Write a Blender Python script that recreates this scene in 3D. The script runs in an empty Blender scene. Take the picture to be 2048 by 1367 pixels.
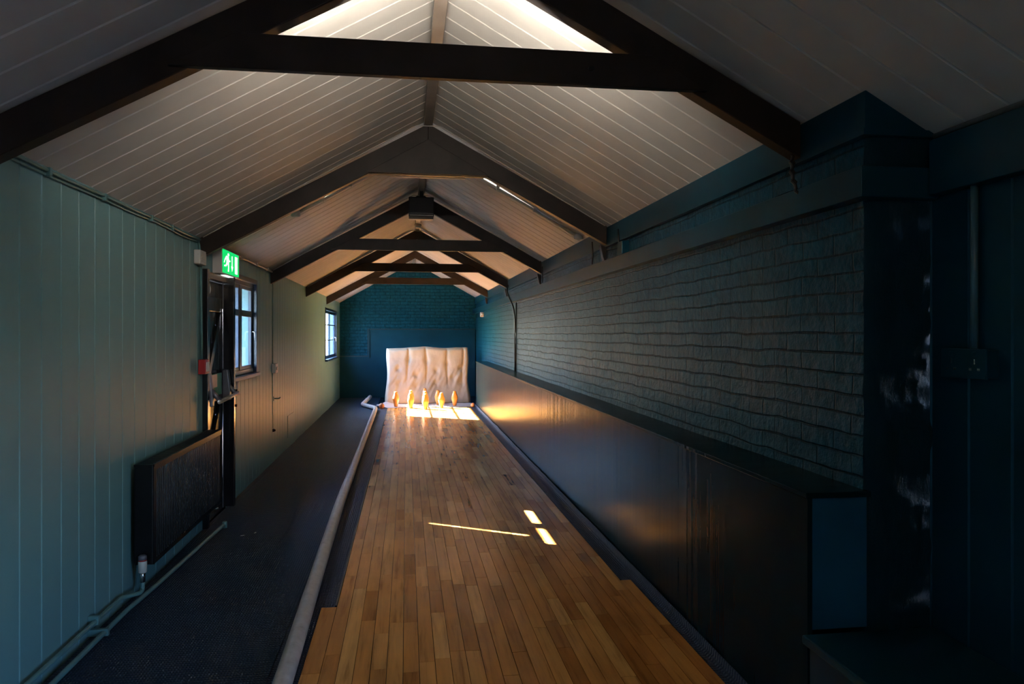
import bpy, bmesh, math, random
from mathutils import Vector, Matrix, noise
random.seed(7)
S = bpy.context.scene
COL = S.collection
PI = math.pi

# ------------------------------------------------------------------ camera
cam_d = bpy.data.cameras.new('camera'); cam = bpy.data.objects.new('camera', cam_d); COL.objects.link(cam)
cam_d.sensor_width = 36; cam_d.lens = 1480 / 2048 * 36
cam_d.shift_y = -16.5 / 2048
cam_d.clip_start = .05; cam_d.clip_end = 300
cam.location = (0, 0, 1.5)
cam.rotation_euler = (PI / 2, 0, -math.atan(211 / 1480))
S.camera = cam
S.view_settings.view_transform = 'Standard'; S.view_settings.look = 'None'
S.view_settings.gamma = 1; S.view_settings.use_curve_mapping = False
S.view_settings.exposure = 0.42

# ------------------------------------------------------------------ sky, sun, daylight
W = bpy.data.worlds.new('sky'); S.world = W; W.use_nodes = True
wn = W.node_tree; bg = wn.nodes['Background']
sky = wn.nodes.new('ShaderNodeTexSky'); sky.sky_type = 'NISHITA'; sky.sun_disc = False
sky.sun_elevation = math.radians(30); sky.sun_rotation = math.radians(-57)
tint = wn.nodes.new('ShaderNodeMix'); tint.data_type = 'RGBA'; tint.blend_type = 'MULTIPLY'; tint.inputs[0].default_value = 1
tint.inputs[7].default_value = (.74, .9, 1.2, 1)      # clear, rather blue daylight
wn.links.new(sky.outputs[0], tint.inputs[6]); wn.links.new(tint.outputs[2], bg.inputs[0]); bg.inputs[1].default_value = 5.4

SUN_DIR = Vector((1, -.65, -.67)).normalized()
sd = bpy.data.lights.new('sun', 'SUN'); so = bpy.data.objects.new('sun', sd); COL.objects.link(so)
so.rotation_euler = SUN_DIR.to_track_quat('-Z', 'Y').to_euler(); so.location = (-12, 10, 9)
sd.energy = 330; sd.angle = math.radians(.5); sd.color = (1, .96, .90)

def portal(name, loc, rot, sx, sy):
    l = bpy.data.lights.new(name, 'AREA'); l.shape = 'RECTANGLE'; l.size = sx; l.size_y = sy
    l.cycles.is_portal = True
    o = bpy.data.objects.new(name, l); COL.objects.link(o); o.location = loc; o.rotation_euler = rot
    return o
portal('sky_portal', (-1.72, 7.42, 1.56), (0, -PI / 2, 0), .95, 1.2)
portal('sky_portal', (-1.72, 15.72, 1.49), (0, -PI / 2, 0), .95, 2.3)
portal('sky_portal', (2.06, -1.2, 1.35), (0, PI / 2, 0), 1.7, 1.5)
S.cycles.diffuse_bounces = 6
S.cycles.max_bounces = 12
S.cycles.transparent_max_bounces = 12
S.cycles.sample_clamp_indirect = 8

# ------------------------------------------------------------------ geometry constants
XL, XR, XR2, YP, YF, YB = -1.55, 1.65, 1.90, 2.47, 17.75, -2.6
RX, RZ, SL = .17, 3.20, .566
def ceil_z(x): return RZ - SL * abs(x - RX)

# ------------------------------------------------------------------ materials
def new_mat(name):
    m = bpy.data.materials.new(name); m.use_nodes = True
    nt = m.node_tree; b = nt.nodes['Principled BSDF']
    return m, nt, b
def tex_coord(nt, scale=(1, 1, 1)):
    tc = nt.nodes.new('ShaderNodeTexCoord'); mp = nt.nodes.new('ShaderNodeMapping')
    nt.links.new(tc.outputs['Object'], mp.inputs[0]); mp.inputs['Scale'].default_value = scale
    return mp
def noise_node(nt, mp, scale, detail=4, rough=.55):
    n = nt.nodes.new('ShaderNodeTexNoise'); n.inputs['Scale'].default_value = scale
    n.inputs['Detail'].default_value = detail; n.inputs['Roughness'].default_value = rough
    nt.links.new(mp.outputs[0], n.inputs['Vector']); return n
def ramp(nt, src, stops):
    r = nt.nodes.new('ShaderNodeValToRGB'); e = r.color_ramp.elements
    e[0].position, e[0].color = stops[0][0], (*stops[0][1], 1)
    e[1].position, e[1].color = stops[-1][0], (*stops[-1][1], 1)
    for p, c in stops[1:-1]:
        k = e.new(p); k.color = (*c, 1)
    nt.links.new(src, r.inputs[0]); return r
def bump(nt, b, src, strength, dist):
    n = nt.nodes.new('ShaderNodeBump'); n.inputs['Strength'].default_value = strength
    n.inputs['Distance'].default_value = dist
    nt.links.new(src, n.inputs['Height']); nt.links.new(n.outputs[0], b.inputs['Normal']); return n
def paint(name, col, rough=.5, var=.15, nscale=3, bstr=.15, bscale=60, bdist=.002, metal=0, spec=.5, coat=0):
    m, nt, b = new_mat(name)
    mp = tex_coord(nt)
    n = noise_node(nt, mp, nscale)
    lo = tuple(c * (1 - var) for c in col); hi = tuple(min(1, c * (1 + var)) for c in col)
    r = ramp(nt, n.outputs[0], [(.3, lo), (.7, hi)])
    nt.links.new(r.outputs[0], b.inputs['Base Color'])
    b.inputs['Roughness'].default_value = rough; b.inputs['Metallic'].default_value = metal
    b.inputs['Specular IOR Level'].default_value = spec
    if 'teal' in name and 'deep' in name: b.inputs['Specular Tint'].default_value = (.45, .85, 1, 1)
    if coat: b.inputs['Coat Weight'].default_value = coat; b.inputs['Coat Roughness'].default_value = .15
    if bstr:
        n2 = noise_node(nt, mp, bscale, 3); bump(nt, b, n2.outputs[0], bstr, bdist)
    return m
def emit(name, col, strength):
    m, nt, b = new_mat(name); b.inputs['Base Color'].default_value = (*col, 1)
    b.inputs['Emission Color'].default_value = (*col, 1); b.inputs['Emission Strength'].default_value = strength
    return m

TEAL = (.0035, .034, .054)
M = {}
M['ceiling'] = paint('cream_board_paint', (.56, .52, .47), .5, .10, 2.2, .25, 25, .002)
M['timber'] = paint('dark_brown_timber_paint', (.022, .0155, .0125), .45, .3, 6, .3, 30, .002, spec=.2)
M['ridge'] = paint('grey_brown_board_paint', (.22, .19, .165), .45, .2, 6)
M['sage'] = paint('sage_green_board_paint', (.145, .295, .305), .42, .07, 1.5, .2, 30, .002)
M['teal'] = paint('deep_teal_gloss_paint', TEAL, .33, .3, 4, .35, 18, .003)
M['teal_flat'] = paint('deep_teal_board_paint', TEAL, .3, .2, 2, .2, 8, .003, spec=.3)
M['teal_pipe'] = paint('teal_pipe_paint', (.10, .22, .22), .35, .15, 8)
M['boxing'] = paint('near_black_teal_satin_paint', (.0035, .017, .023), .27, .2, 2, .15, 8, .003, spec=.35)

def warp_panels(m):
    nt = m.node_tree; b = nt.nodes['Principled BSDF']; b.inputs['IOR'].default_value = 1.14
    mp = tex_coord(nt, (1, 3.2, .06)); n = noise_node(nt, mp, 1.0, 4, .6)
    old = b.inputs['Normal'].links[0].from_node
    bn = bump(nt, b, n.outputs[0], 1, .007); nt.links.new(old.outputs[0], bn.inputs['Normal'])
warp_panels(M['boxing'])
M['teal_end_lit'] = paint('mid_blue_teal_paint', (.012, .095, .18), .3, .2, 4, .2, 20, .002)  # lighter blue than the boxing: daylight glow put into the end panel's colour
M['black_gloss'] = paint('black_gloss_paint', (.009, .008, .010), .2, .3, 8, .3, 14, .003)
M['black_metal'] = paint('black_enamel', (.006, .0055, .0065), .32, .2, 8, 0, spec=.25)
M['win_frame'] = paint('dark_blue_window_paint', (.006, .018, .045), .28, .2, 9, .2, 20, .002)
M['white_plastic'] = paint('off_white_plastic', (.62, .58, .52), .4, .06, 6, 0)
M['red_plastic'] = paint('red_plastic', (.42, .02, .02), .35, .1, 8, 0)
M['grey_metal'] = paint('grey_painted_metal', (.16, .16, .19), .35, .1, 8, 0, metal=.4)
M['chrome'] = paint('chrome_metal', (.7, .68, .65), .2, .05, 8, 0, metal=1)
M['alu'] = paint('brushed_aluminium', (.55, .54, .53), .35, .05, 8, 0, metal=.8)
M['cable_grey'] = paint('pale_grey_cable', (.38, .34, .30), .45, .1, 8, 0)
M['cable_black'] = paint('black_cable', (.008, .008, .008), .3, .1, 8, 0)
M['pipe'] = paint('white_painted_pipe', (.60, .56, .52), .42, .12, 7, .3, 30, .003)
M['green'] = emit('lit_green_sign_face', (.0, .52, .11), 1.0)
M['lit_white'] = emit('lit_white_sign_mark', (.85, 1, .9), 1.1)
M['tube'] = emit('added_lamp_tube', (1, .95, .86), 110)
M['fill_tube'] = emit('warm_fill_tube', (1, .74, .48), 45)  # glow of the fill lamp added behind the camera
M['dim_teal_pipe'] = paint('dark_teal_conduit_paint', (.045, .12, .15), .4, .1, 8)
M['tube2'] = emit('added_cool_tube', (.95, .93, 1), 3.5)
M['paper'] = paint('white_paper', (.7, .68, .64), .7, .05, 8, 0)
M['green_card'] = paint('green_sign_card', (.02, .22, .11), .25, .1, 8, 0)
M['cream_card'] = paint('cream_sign_card', (.55, .45, .33), .25, .1, 8, 0)
M['plaster_out'] = paint('grey_yard_paving', (.13, .13, .135), .8, .1, 2)

def stained_pipe():
    m, nt, b = new_mat('scuffed_white_pipe_paint')
    mp = tex_coord(nt); n = noise_node(nt, mp, 14, 8, .7); n2 = noise_node(nt, mp, 2, 3)
    r = ramp(nt, n.outputs[0], [(.28, (.12, .09, .07)), (.36, (.50, .46, .42)), (.7, (.66, .62, .58))])
    nt.links.new(r.outputs[0], b.inputs['Base Color']); b.inputs['Roughness'].default_value = .42
    bump(nt, b, n2.outputs[0], .3, .01); return m
M['pipe'] = stained_pipe()

def brick_mat():
    m, nt, b = new_mat('deep_teal_painted_brick')
    tc = nt.nodes.new('ShaderNodeTexCoord'); sp = nt.nodes.new('ShaderNodeSeparateXYZ'); cb = nt.nodes.new('ShaderNodeCombineXYZ')
    ad = nt.nodes.new('ShaderNodeMath'); ad.operation = 'ADD'
    nt.links.new(tc.outputs['Object'], sp.inputs[0])
    nt.links.new(sp.outputs[0], ad.inputs[0]); nt.links.new(sp.outputs[1], ad.inputs[1])
    nt.links.new(ad.outputs[0], cb.inputs[0]); nt.links.new(sp.outputs[2], cb.inputs[1])
    nz = nt.nodes.new('ShaderNodeTexNoise'); nz.inputs['Scale'].default_value = 3.5; nz.inputs['Detail'].default_value = 3
    nt.links.new(cb.outputs[0], nz.inputs['Vector'])
    mx = nt.nodes.new('ShaderNodeVectorMath'); mx.operation = 'MULTIPLY_ADD'
    nt.links.new(nz.outputs['Color'], mx.inputs[0]); mx.inputs[1].default_value = (.035, .035, 0)
    nt.links.new(cb.outputs[0], mx.inputs[2])
    bt = nt.nodes.new('ShaderNodeTexBrick')
    bt.inputs['Scale'].default_value = 1; bt.inputs['Brick Width'].default_value = .235; bt.inputs['Row Height'].default_value = .076
    bt.inputs['Mortar Size'].default_value = .006; bt.inputs['Mortar Smooth'].default_value = .7
    bt.inputs['Color1'].default_value = (1, 1, 1, 1); bt.inputs['Color2'].default_value = (.78, .78, .78, 1); bt.inputs['Mortar'].default_value = (.15, .15, .15, 1)
    nt.links.new(mx.outputs[0], bt.inputs['Vector'])
    n1 = nt.nodes.new('ShaderNodeTexNoise'); n1.inputs['Scale'].default_value = 22; n1.inputs['Detail'].default_value = 6; n1.inputs['Roughness'].default_value = .6
    nt.links.new(tc.outputs['Object'], n1.inputs['Vector'])
    n3 = nt.nodes.new('ShaderNodeTexNoise'); n3.inputs['Scale'].default_value = 1.3; n3.inputs['Detail'].default_value = 3
    nt.links.new(tc.outputs['Object'], n3.inputs['Vector'])
    m1 = nt.nodes.new('ShaderNodeMath'); m1.operation = 'MULTIPLY'; m1.inputs[1].default_value = .9
    nt.links.new(n1.outputs[0], m1.inputs[0])
    # mortar joints fade in and out under the thick paint
    m2 = nt.nodes.new('ShaderNodeMath'); m2.operation = 'MULTIPLY'
    r3 = ramp(nt, n3.outputs[0], [(.32, (.35, .35, .35)), (.6, (1.3, 1.3, 1.3))])
    nt.links.new(bt.outputs['Color'], m2.inputs[0]); nt.links.new(r3.outputs[0], m2.inputs[1])
    m3 = nt.nodes.new('ShaderNodeMath'); m3.operation = 'ADD'
    nt.links.new(m1.outputs[0], m3.inputs[0]); nt.links.new(m2.outputs[0], m3.inputs[1])
    bump(nt, b, m3.outputs[0], .9, .011)
    r = ramp(nt, n1.outputs[0], [(.3, tuple(c * .95 for c in TEAL)), (.7, tuple(c * 1.9 for c in TEAL))])
    dj = ramp(nt, bt.outputs['Fac'], [(0, (1, 1, 1)), (1, (.45, .45, .45))])     # grime in the joints
    mj = nt.nodes.new('ShaderNodeMix'); mj.data_type = 'RGBA'; mj.blend_type = 'MULTIPLY'; mj.inputs[0].default_value = 1
    nt.links.new(r.outputs[0], mj.inputs[6]); nt.links.new(dj.outputs[0], mj.inputs[7])
    nt.links.new(mj.outputs[2], b.inputs['Base Color'])
    b.inputs['Roughness'].default_value = .38; b.inputs['IOR'].default_value = 1.25; b.inputs['Specular IOR Level'].default_value = .3; b.inputs['Specular Tint'].default_value = (.4, .85, 1, 1)
    return m
M['brick'] = brick_mat()

def plaster_mat():
    m, nt, b = new_mat('rough_teal_plaster')
    mp = tex_coord(nt, (1, 1, .5)); n = noise_node(nt, mp, 26, 9, .72); n2 = noise_node(nt, mp, 5, 3)
    ad = nt.nodes.new('ShaderNodeMath'); ad.operation = 'ADD'
    nt.links.new(n.outputs[0], ad.inputs[0]); nt.links.new(n2.outputs[0], ad.inputs[1])
    bump(nt, b, ad.outputs[0], 1, .014); b.inputs['IOR'].default_value = 1.25
    b.inputs['Base Color'].default_value = (*[c * .9 for c in TEAL], 1); b.inputs['Roughness'].default_value = .42; b.inputs['Specular IOR Level'].default_value = .4
    return m
M['plaster'] = plaster_mat()

def plank_mat():
    m, nt, b = new_mat('varnished_maple_strips')
    at = nt.nodes.new('ShaderNodeAttribute'); at.attribute_name = 'tone'
    base = ramp(nt, at.outputs['Fac'], [(0, (.36, .14, .028)), (.25, (.50, .205, .046)), (.6, (.66, .30, .075)), (1, (.80, .43, .13))])
    tc = nt.nodes.new('ShaderNodeTexCoord'); mp = nt.nodes.new('ShaderNodeMapping')
    mp.inputs['Scale'].default_value = (26, 1.5, 8)
    sc = nt.nodes.new('ShaderNodeVectorMath'); sc.operation = 'MULTIPLY_ADD'
    nt.links.new(at.outputs['Color'], sc.inputs[0]); sc.inputs[1].default_value = (7, 13, 5)
    nt.links.new(tc.outputs['Object'], sc.inputs[2]); nt.links.new(sc.outputs[0], mp.inputs[0])
    n = noise_node(nt, mp, 1.2, 6, .6)
    g = ramp(nt, n.outputs[0], [(.28, (.5, .44, .36)), (.45, (.9, .88, .84)), (.75, (1.15, 1.1, 1.0))])
    mx = nt.nodes.new('ShaderNodeMix'); mx.data_type = 'RGBA'; mx.blend_type = 'MULTIPLY'; mx.inputs[0].default_value = 1
    nt.links.new(base.outputs[0], mx.inputs[6]); nt.links.new(g.outputs[0], mx.inputs[7])
    # worn, darker stains
    mp2 = tex_coord(nt, (1, .5, 1)); n2 = noise_node(nt, mp2, 3.5, 3, .5)
    st = ramp(nt, n2.outputs[0], [(.3, (.8, .76, .74)), (.55, (1, 1, 1))])
    mx2 = nt.nodes.new('ShaderNodeMix'); mx2.data_type = 'RGBA'; mx2.blend_type = 'MULTIPLY'; mx2.inputs[0].default_value = 1
    nt.links.new(mx.outputs[2], mx2.inputs[6]); nt.links.new(st.outputs[0], mx2.inputs[7])
    nt.links.new(mx2.outputs[2], b.inputs['Base Color'])
    b.inputs['Roughness'].default_value = .22
    n3 = noise_node(nt, mp2, 30, 3); bump(nt, b, n3.outputs[0], .04, .001)
    return m
M['plank'] = plank_mat()

def carpet_mat(name, c1, c2):
    m, nt, b = new_mat(name)
    tc = nt.nodes.new('ShaderNodeTexCoord'); mp = nt.nodes.new('ShaderNodeMapping')
    mp.inputs['Scale'].default_value = (1, 1, 1)
    nt.links.new(tc.outputs['Object'], mp.inputs[0])
    w = nt.nodes.new('ShaderNodeTexWave'); w.wave_type = 'BANDS'; w.bands_direction = 'X'
    w.inputs['Scale'].default_value = 22; w.inputs['Distortion'].default_value = 1.5; w.inputs['Detail'].default_value = 2
    nt.links.new(mp.outputs[0], w.inputs['Vector'])
    w2 = nt.nodes.new('ShaderNodeTexWave'); w2.wave_type = 'BANDS'; w2.bands_direction = 'Y'
    w2.inputs['Scale'].default_value = 14; w2.inputs['Distortion'].default_value = 2.5; w2.inputs['Detail'].default_value = 2
    nt.links.new(mp.outputs[0], w2.inputs['Vector'])
    mu = nt.nodes.new('ShaderNodeMath'); mu.operation = 'MULTIPLY'
    nt.links.new(w.outputs['Fac'], mu.inputs[0]); nt.links.new(w2.outputs['Fac'], mu.inputs[1])
    n = noise_node(nt, mp, 90, 3)
    ad = nt.nodes.new('ShaderNodeMath'); ad.operation = 'ADD'
    nt.links.new(mu.outputs[0], ad.inputs[0]); nt.links.new(n.outputs[0], ad.inputs[1])
    r = ramp(nt, ad.outputs[0], [(.4, c1), (1.2 / 1.3, c2)])
    nt.links.new(r.outputs[0], b.inputs['Base Color'])
    bump(nt, b, ad.outputs[0], .9, .006)
    b.inputs['Roughness'].default_value = .6
    b.inputs['Specular IOR Level'].default_value = .45; b.inputs['Specular Tint'].default_value = (.5, .75, 1, 1)
    return m
M['carpet'] = carpet_mat('charcoal_ribbed_carpet', (.003, .008, .020), (.015, .030, .062))
M['gutter'] = carpet_mat('dark_gutter_carpet', (.007, .009, .022), (.025, .03, .058))

def mattress_mat():
    m, nt, b = new_mat('cream_mattress_cotton')
    mp = tex_coord(nt, (1, 1, .6)); n = noise_node(nt, mp, 2.5, 4)
    r = ramp(nt, n.outputs[0], [(.3, (.34, .27, .185)), (.7, (.45, .37, .27))])
    nt.links.new(r.outputs[0], b.inputs['Base Color']); b.inputs['Roughness'].default_value = .85
    n2 = noise_node(nt, mp, 9, 4); bump(nt, b, n2.outputs[0], .4, .02)
    return m
M['mattress'] = mattress_mat()
M['sheet'] = paint('grey_dust_sheet', (.36, .33, .33), .8, .1, 3, .5, 12, .01)

def pin_mat():
    m, nt, b = new_mat('varnished_apple_wood')
    mp = tex_coord(nt, (1, 1, .35)); n = noise_node(nt, mp, 20, 4)
    r = ramp(nt, n.outputs[0], [(.3, (.33, .12, .03)), (.7, (.52, .24, .06))])
    nt.links.new(r.outputs[0], b.inputs['Base Color']); b.inputs['Roughness'].default_value = .35
    return m
M['pin'] = pin_mat()
M['ball'] = paint('worn_turned_wood', (.45, .18, .08), .4, .2, 10)

def glass_mat():
    m, nt, b = new_mat('window_glass'); nt.nodes.remove(b)
    out = nt.nodes['Material Output']
    t = nt.nodes.new('ShaderNodeBsdfTransparent'); t.inputs[0].default_value = (.93, .96, .97, 1)
    g = nt.nodes.new('ShaderNodeBsdfGlossy'); g.inputs['Roughness'].default_value = .02
    lw = nt.nodes.new('ShaderNodeLayerWeight'); lw.inputs[0].default_value = .5
    pw = nt.nodes.new('ShaderNodeMath'); pw.operation = 'POWER'; pw.inputs[1].default_value = 5
    nt.links.new(lw.outputs['Facing'], pw.inputs[0])
    f = nt.nodes.new('ShaderNodeMath'); f.operation = 'MULTIPLY_ADD'; f.inputs[1].default_value = .5; f.inputs[2].default_value = .03
    nt.links.new(pw.outputs[0], f.inputs[0])
    mx = nt.nodes.new('ShaderNodeMixShader')
    nt.links.new(f.outputs[0], mx.inputs[0]); nt.links.new(t.outputs[0], mx.inputs[1]); nt.links.new(g.outputs[0], mx.inputs[2])
    nt.links.new(mx.outputs[0], out.inputs[0]); return m
M['glass'] = glass_mat()

# ------------------------------------------------------------------ mesh helpers
def bx(bm, x0, x1, y0, y1, z0, z1):
    v = [bm.verts.new(p) for p in ((x0, y0, z0), (x1, y0, z0), (x1, y1, z0), (x0, y1, z0), (x0, y0, z1), (x1, y0, z1), (x1, y1, z1), (x0, y1, z1))]
    return [bm.faces.new([v[i] for i in f]) for f in ((0, 3, 2, 1), (4, 5, 6, 7), (0, 1, 5, 4), (1, 2, 6, 5), (2, 3, 7, 6), (3, 0, 4, 7))]
def prism(bm, pts, axis, lo, hi):
    """pts 2D polygon in the plane across `axis`; axis 'y' -> (x,z), 'x' -> (y,z), 'z' -> (x,y)"""
    def mk(p, t):
        return (p[0], t, p[1]) if axis == 'y' else (t, p[0], p[1]) if axis == 'x' else (p[0], p[1], t)
    a = [bm.verts.new(mk(p, lo)) for p in pts]; b = [bm.verts.new(mk(p, hi)) for p in pts]
    n = len(pts); bm.faces.new(a); bm.faces.new(b[::-1])
    for i in range(n): bm.faces.new((a[i], b[i], b[(i + 1) % n], a[(i + 1) % n]))
def tube(bm, pts, r, seg=12, cap=True):
    pts = [Vector(p) for p in pts]; rings = []
    up = None
    for i, p in enumerate(pts):
        if i == 0: t = pts[1] - pts[0]
        elif i == len(pts) - 1: t = pts[-1] - pts[-2]
        else: t = (pts[i + 1] - p).normalized() + (p - pts[i - 1]).normalized()
        t.normalize()
        if up is None:
            a = Vector((0, 0, 1)) if abs(t.z) < .9 else Vector((1, 0, 0)); up = a.cross(t).normalized()
        u = (up - t * up.dot(t)).normalized(); up = u; w = t.cross(u)
        rr = r[i] if isinstance(r, (list, tuple)) else r
        rings.append([bm.verts.new(p + (u * math.cos(2 * PI * k / seg) + w * math.sin(2 * PI * k / seg)) * rr) for k in range(seg)])
    for a, b in zip(rings, rings[1:]):
        for k in range(seg): bm.faces.new((a[k], a[(k + 1) % seg], b[(k + 1) % seg], b[k]))
    if cap: bm.faces.new(rings[0][::-1]); bm.faces.new(rings[-1])
def fillet(pts, rad, n=5):
    """round the corners of a polyline"""
    pts = [Vector(p) for p in pts]; out = [pts[0]]
    for i in range(1, len(pts) - 1):
        a, p, b = pts[i - 1], pts[i], pts[i + 1]
        d1 = (a - p); d2 = (b - p); r = min(rad, d1.length * .45, d2.length * .45)
        s, e = p + d1.normalized() * r, p + d2.normalized() * r
        for k in range(n + 1):
            t = k / n; out.append(s * (1 - t) ** 2 + p * 2 * t * (1 - t) + e * t * t)
    out.append(pts[-1]); return out
def lathe(bm, prof, seg=28, c=(0, 0, 0)):
    rings = []
    for r, z in prof:
        rings.append([bm.verts.new((c[0] + r * math.cos(2 * PI * k / seg), c[1] + r * math.sin(2 * PI * k / seg), c[2] + z)) for k in range(seg)])
    for a, b in zip(rings, rings[1:]):
        for k in range(seg): bm.faces.new((a[k], a[(k + 1) % seg], b[(k + 1) % seg], b[k]))
    bm.faces.new(rings[0][::-1]); bm.faces.new(rings[-1])
def obj(name, bm, mat, parent=None, smooth=False, bevel=0, loc=None):
    bmesh.ops.recalc_face_normals(bm, faces=bm.faces)
    if loc is not None: bmesh.ops.translate(bm, verts=bm.verts, vec=-Vector(loc))
    me = bpy.data.meshes.new(name); bm.to_mesh(me); bm.free()
    o = bpy.data.objects.new(name, me); COL.objects.link(o); me.materials.append(M[mat] if isinstance(mat, str) else mat)
    if smooth:
        for p in me.polygons: p.use_smooth = True
    if bevel:
        md = o.modifiers.new('bevel', 'BEVEL'); md.width = bevel; md.segments = 2; md.limit_method = 'ANGLE'
    if parent:
        o.parent = parent
        o.matrix_parent_inverse = Matrix.Translation(parent.location).inverted()
        if loc is not None: o.location = loc
    elif loc is not None: o.location = loc
    return o
def tag(o, label, cat, group=None, kind=None):
    o['label'] = label; o['category'] = cat
    if group: o['group'] = group
    if kind: o['kind'] = kind
    return o
def struct(o, label=None, cat=None):
    o['kind'] = 'structure'
    if label: o['label'] = label
    if cat: o['category'] = cat
    return o
def empty(name, loc, label=None, cat=None, group=None):
    o = bpy.data.objects.new(name, None); COL.objects.link(o); o.location = loc; o.empty_display_size = .1
    if label: tag(o, label, cat, group)
    return o
def box_obj(name, b, mat, parent=None, bevel=0, loc=None):
    bm = bmesh.new(); bx(bm, *b); return obj(name, bm, mat, parent, bevel=bevel, loc=loc)

# ------------------------------------------------------------------ setting: floor
struct(box_obj('floor', (-1.75, 2.2, YB - .2, YF + .2, -.12, -.012), 'black_gloss'), 'dark subfloor under the alley', 'floor')

# ------------------------------------------------------------------ setting: matchboard surfaces
BW = .183
def profile(a, b, phase=0, g=.006, dep=.006, extra=()):
    """breakpoints (t, depth) of v-grooved boarding between a and b"""
    pts = {}
    k = math.floor((a - phase) / BW)
    while phase + k * BW < b + BW:
        c = phase + k * BW
        for t, d in ((c - g, 0), (c, dep), (c + g, 0)):
            if a < t < b: pts[round(t, 5)] = d
        k += 1
    def dep_at(t):
        r = (t - phase) % BW; r = min(r, BW - r)
        return dep * (1 - r / g) if r < g else 0
    for t in (a, b, *extra): pts[round(t, 5)] = dep_at(t)
    return sorted(pts.items())
def match_wall(name, x, out, y0, y1, z0, z1, holes, mat, thick=.15, phase=0):
    """vertical boards on plane X=x facing away from `out` (+1/-1 is the outer side)"""
    bm = bmesh.new()
    extra = [h[i] for h in holes for i in (0, 1)]
    pr = profile(y0, y1, phase, extra=extra)
    for (ta, da), (tb, db) in zip(pr, pr[1:]):
        mid = (ta + tb) / 2
        cuts = [(z0, z1)]
        for (ha, hb, hc, hd) in holes:
            if ha < mid < hb:
                cuts = [(z0, hc), (hd, z1)] if hc > z0 + .01 else [(hd, z1)]
        for (c, d) in cuts:
            bm.faces.new([bm.verts.new(p) for p in ((x + out * da, ta, c), (x + out * db, tb, c), (x + out * db, tb, d), (x + out * da, ta, d))])
            bm.faces.new([bm.verts.new(p) for p in ((x + out * thick, ta, c), (x + out * thick, tb, c), (x + out * thick, tb, d), (x + out * thick, ta, d))])
    for (ha, hb, hc, hd) in holes:
        X0, X1 = x, x + out * thick
        for q in (((X0, ha, hc), (X1, ha, hc), (X1, ha, hd), (X0, ha, hd)), ((X0, hb, hc), (X1, hb, hc), (X1, hb, hd), (X0, hb, hd)),
                  ((X0, ha, hc), (X1, ha, hc), (X1, hb, hc), (X0, hb, hc)), ((X0, ha, hd), (X1, ha, hd), (X1, hb, hd), (X0, hb, hd))):
            bm.faces.new([bm.verts.new(p) for p in q])
    for q in (((x, y0, z0), (x + out * thick, y0, z0), (x + out * thick, y0, z1), (x, y0, z1)), ((x, y1, z0), (x + out * thick, y1, z0), (x + out * thick, y1, z1), (x, y1, z1)),
              ((x, y0, z1), (x + out * thick, y0, z1), (x + out * thick, y1, z1), (x, y1, z1))):
        bm.faces.new([bm.verts.new(p) for p in q])
    bmesh.ops.remove_doubles(bm, verts=bm.verts, dist=.0001)
    return obj(name, bm, mat)
W1 = (6.80, 7.98, 1.10, 2.02); W2 = (14.62, 16.85, 1.00, 1.97); D1 = (6.0, 6.72, 0, 1.94); W3 = (-1.95, -.55, .5, 1.85)
struct(match_wall('wall_left', XL, -1, YB, YF, -.02, 2.232, [W1, W2, (D1[0], D1[1], -.02, D1[3])], 'sage', phase=4.16), 'sage green vertically boarded left wall', 'wall')
struct(match_wall('wall_right_boarded', XR2, 1, YB, YP, -.02, 2.225, [W3], 'teal_flat', phase=2.28), 'dark teal boarded wall beyond the brick pier', 'wall')
# brick wall on the right, its end forms the pier
bm = bmesh.new()
N = 200
def jit(y, z): return .012 * (noise.noise(Vector((y * 1.3, z * 1.7, 0)))) + .004 * noise.noise(Vector((y * 7, z * 9, 3)))
NY, NZ = 260, 30
g = [[bm.verts.new((XR + jit(YP + .02 + (YF - YP) * i / NY, 2.37 * j / NZ), YP + .02 + (YF - YP) * i / NY, -.02 + 2.385 * j / NZ)) for j in range(NZ + 1)] for i in range(NY + 1)]
for i in range(NY):
    for j in range(NZ): bm.faces.new((g[i][j], g[i + 1][j], g[i + 1][j + 1], g[i][j + 1]))
bx(bm, XR + .03, 2.1, YP + .03, YF, -.02, 2.1)
struct(obj('wall_right', bm, 'brick', smooth=True), 'dark teal painted brick wall on the right', 'wall')
bm = bmesh.new()   # rough plastered end of the brick wall
NX, NZ = 16, 110
def pj(x, z): return .010 * noise.noise(Vector((x * 9, z * 5, 8))) + .006 * noise.noise(Vector((x * 25, z * 18, 2)))
g = []
cols = []
for i in range(NX + 1):
    x = XR + (XR2 + .02 - XR) * i / NX
    cols.append([(x + .008 * noise.noise(Vector((1, i * .1, j * .22))), YP + pj(x, j * .02) + (.02 if i == 0 else .006 if i == 1 else 0), j) for j in range(NZ + 1)])
for i, cc in enumerate(cols):
    zt = min(ceil_z(XR + (XR2 - XR) * i / NX) + .01, 2.4)
    g.append([bm.verts.new((x, y, -.02 + (zt + .02) * j / NZ)) for (x, y, j) in cc])
for i in range(NX):
    for j in range(NZ): bm.faces.new((g[i][j], g[i + 1][j], g[i + 1][j + 1], g[i][j + 1]))
struct(obj('wall_pier', bm, 'plaster', smooth=True), 'rough plastered end face of the brick wall', 'wall')
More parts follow.
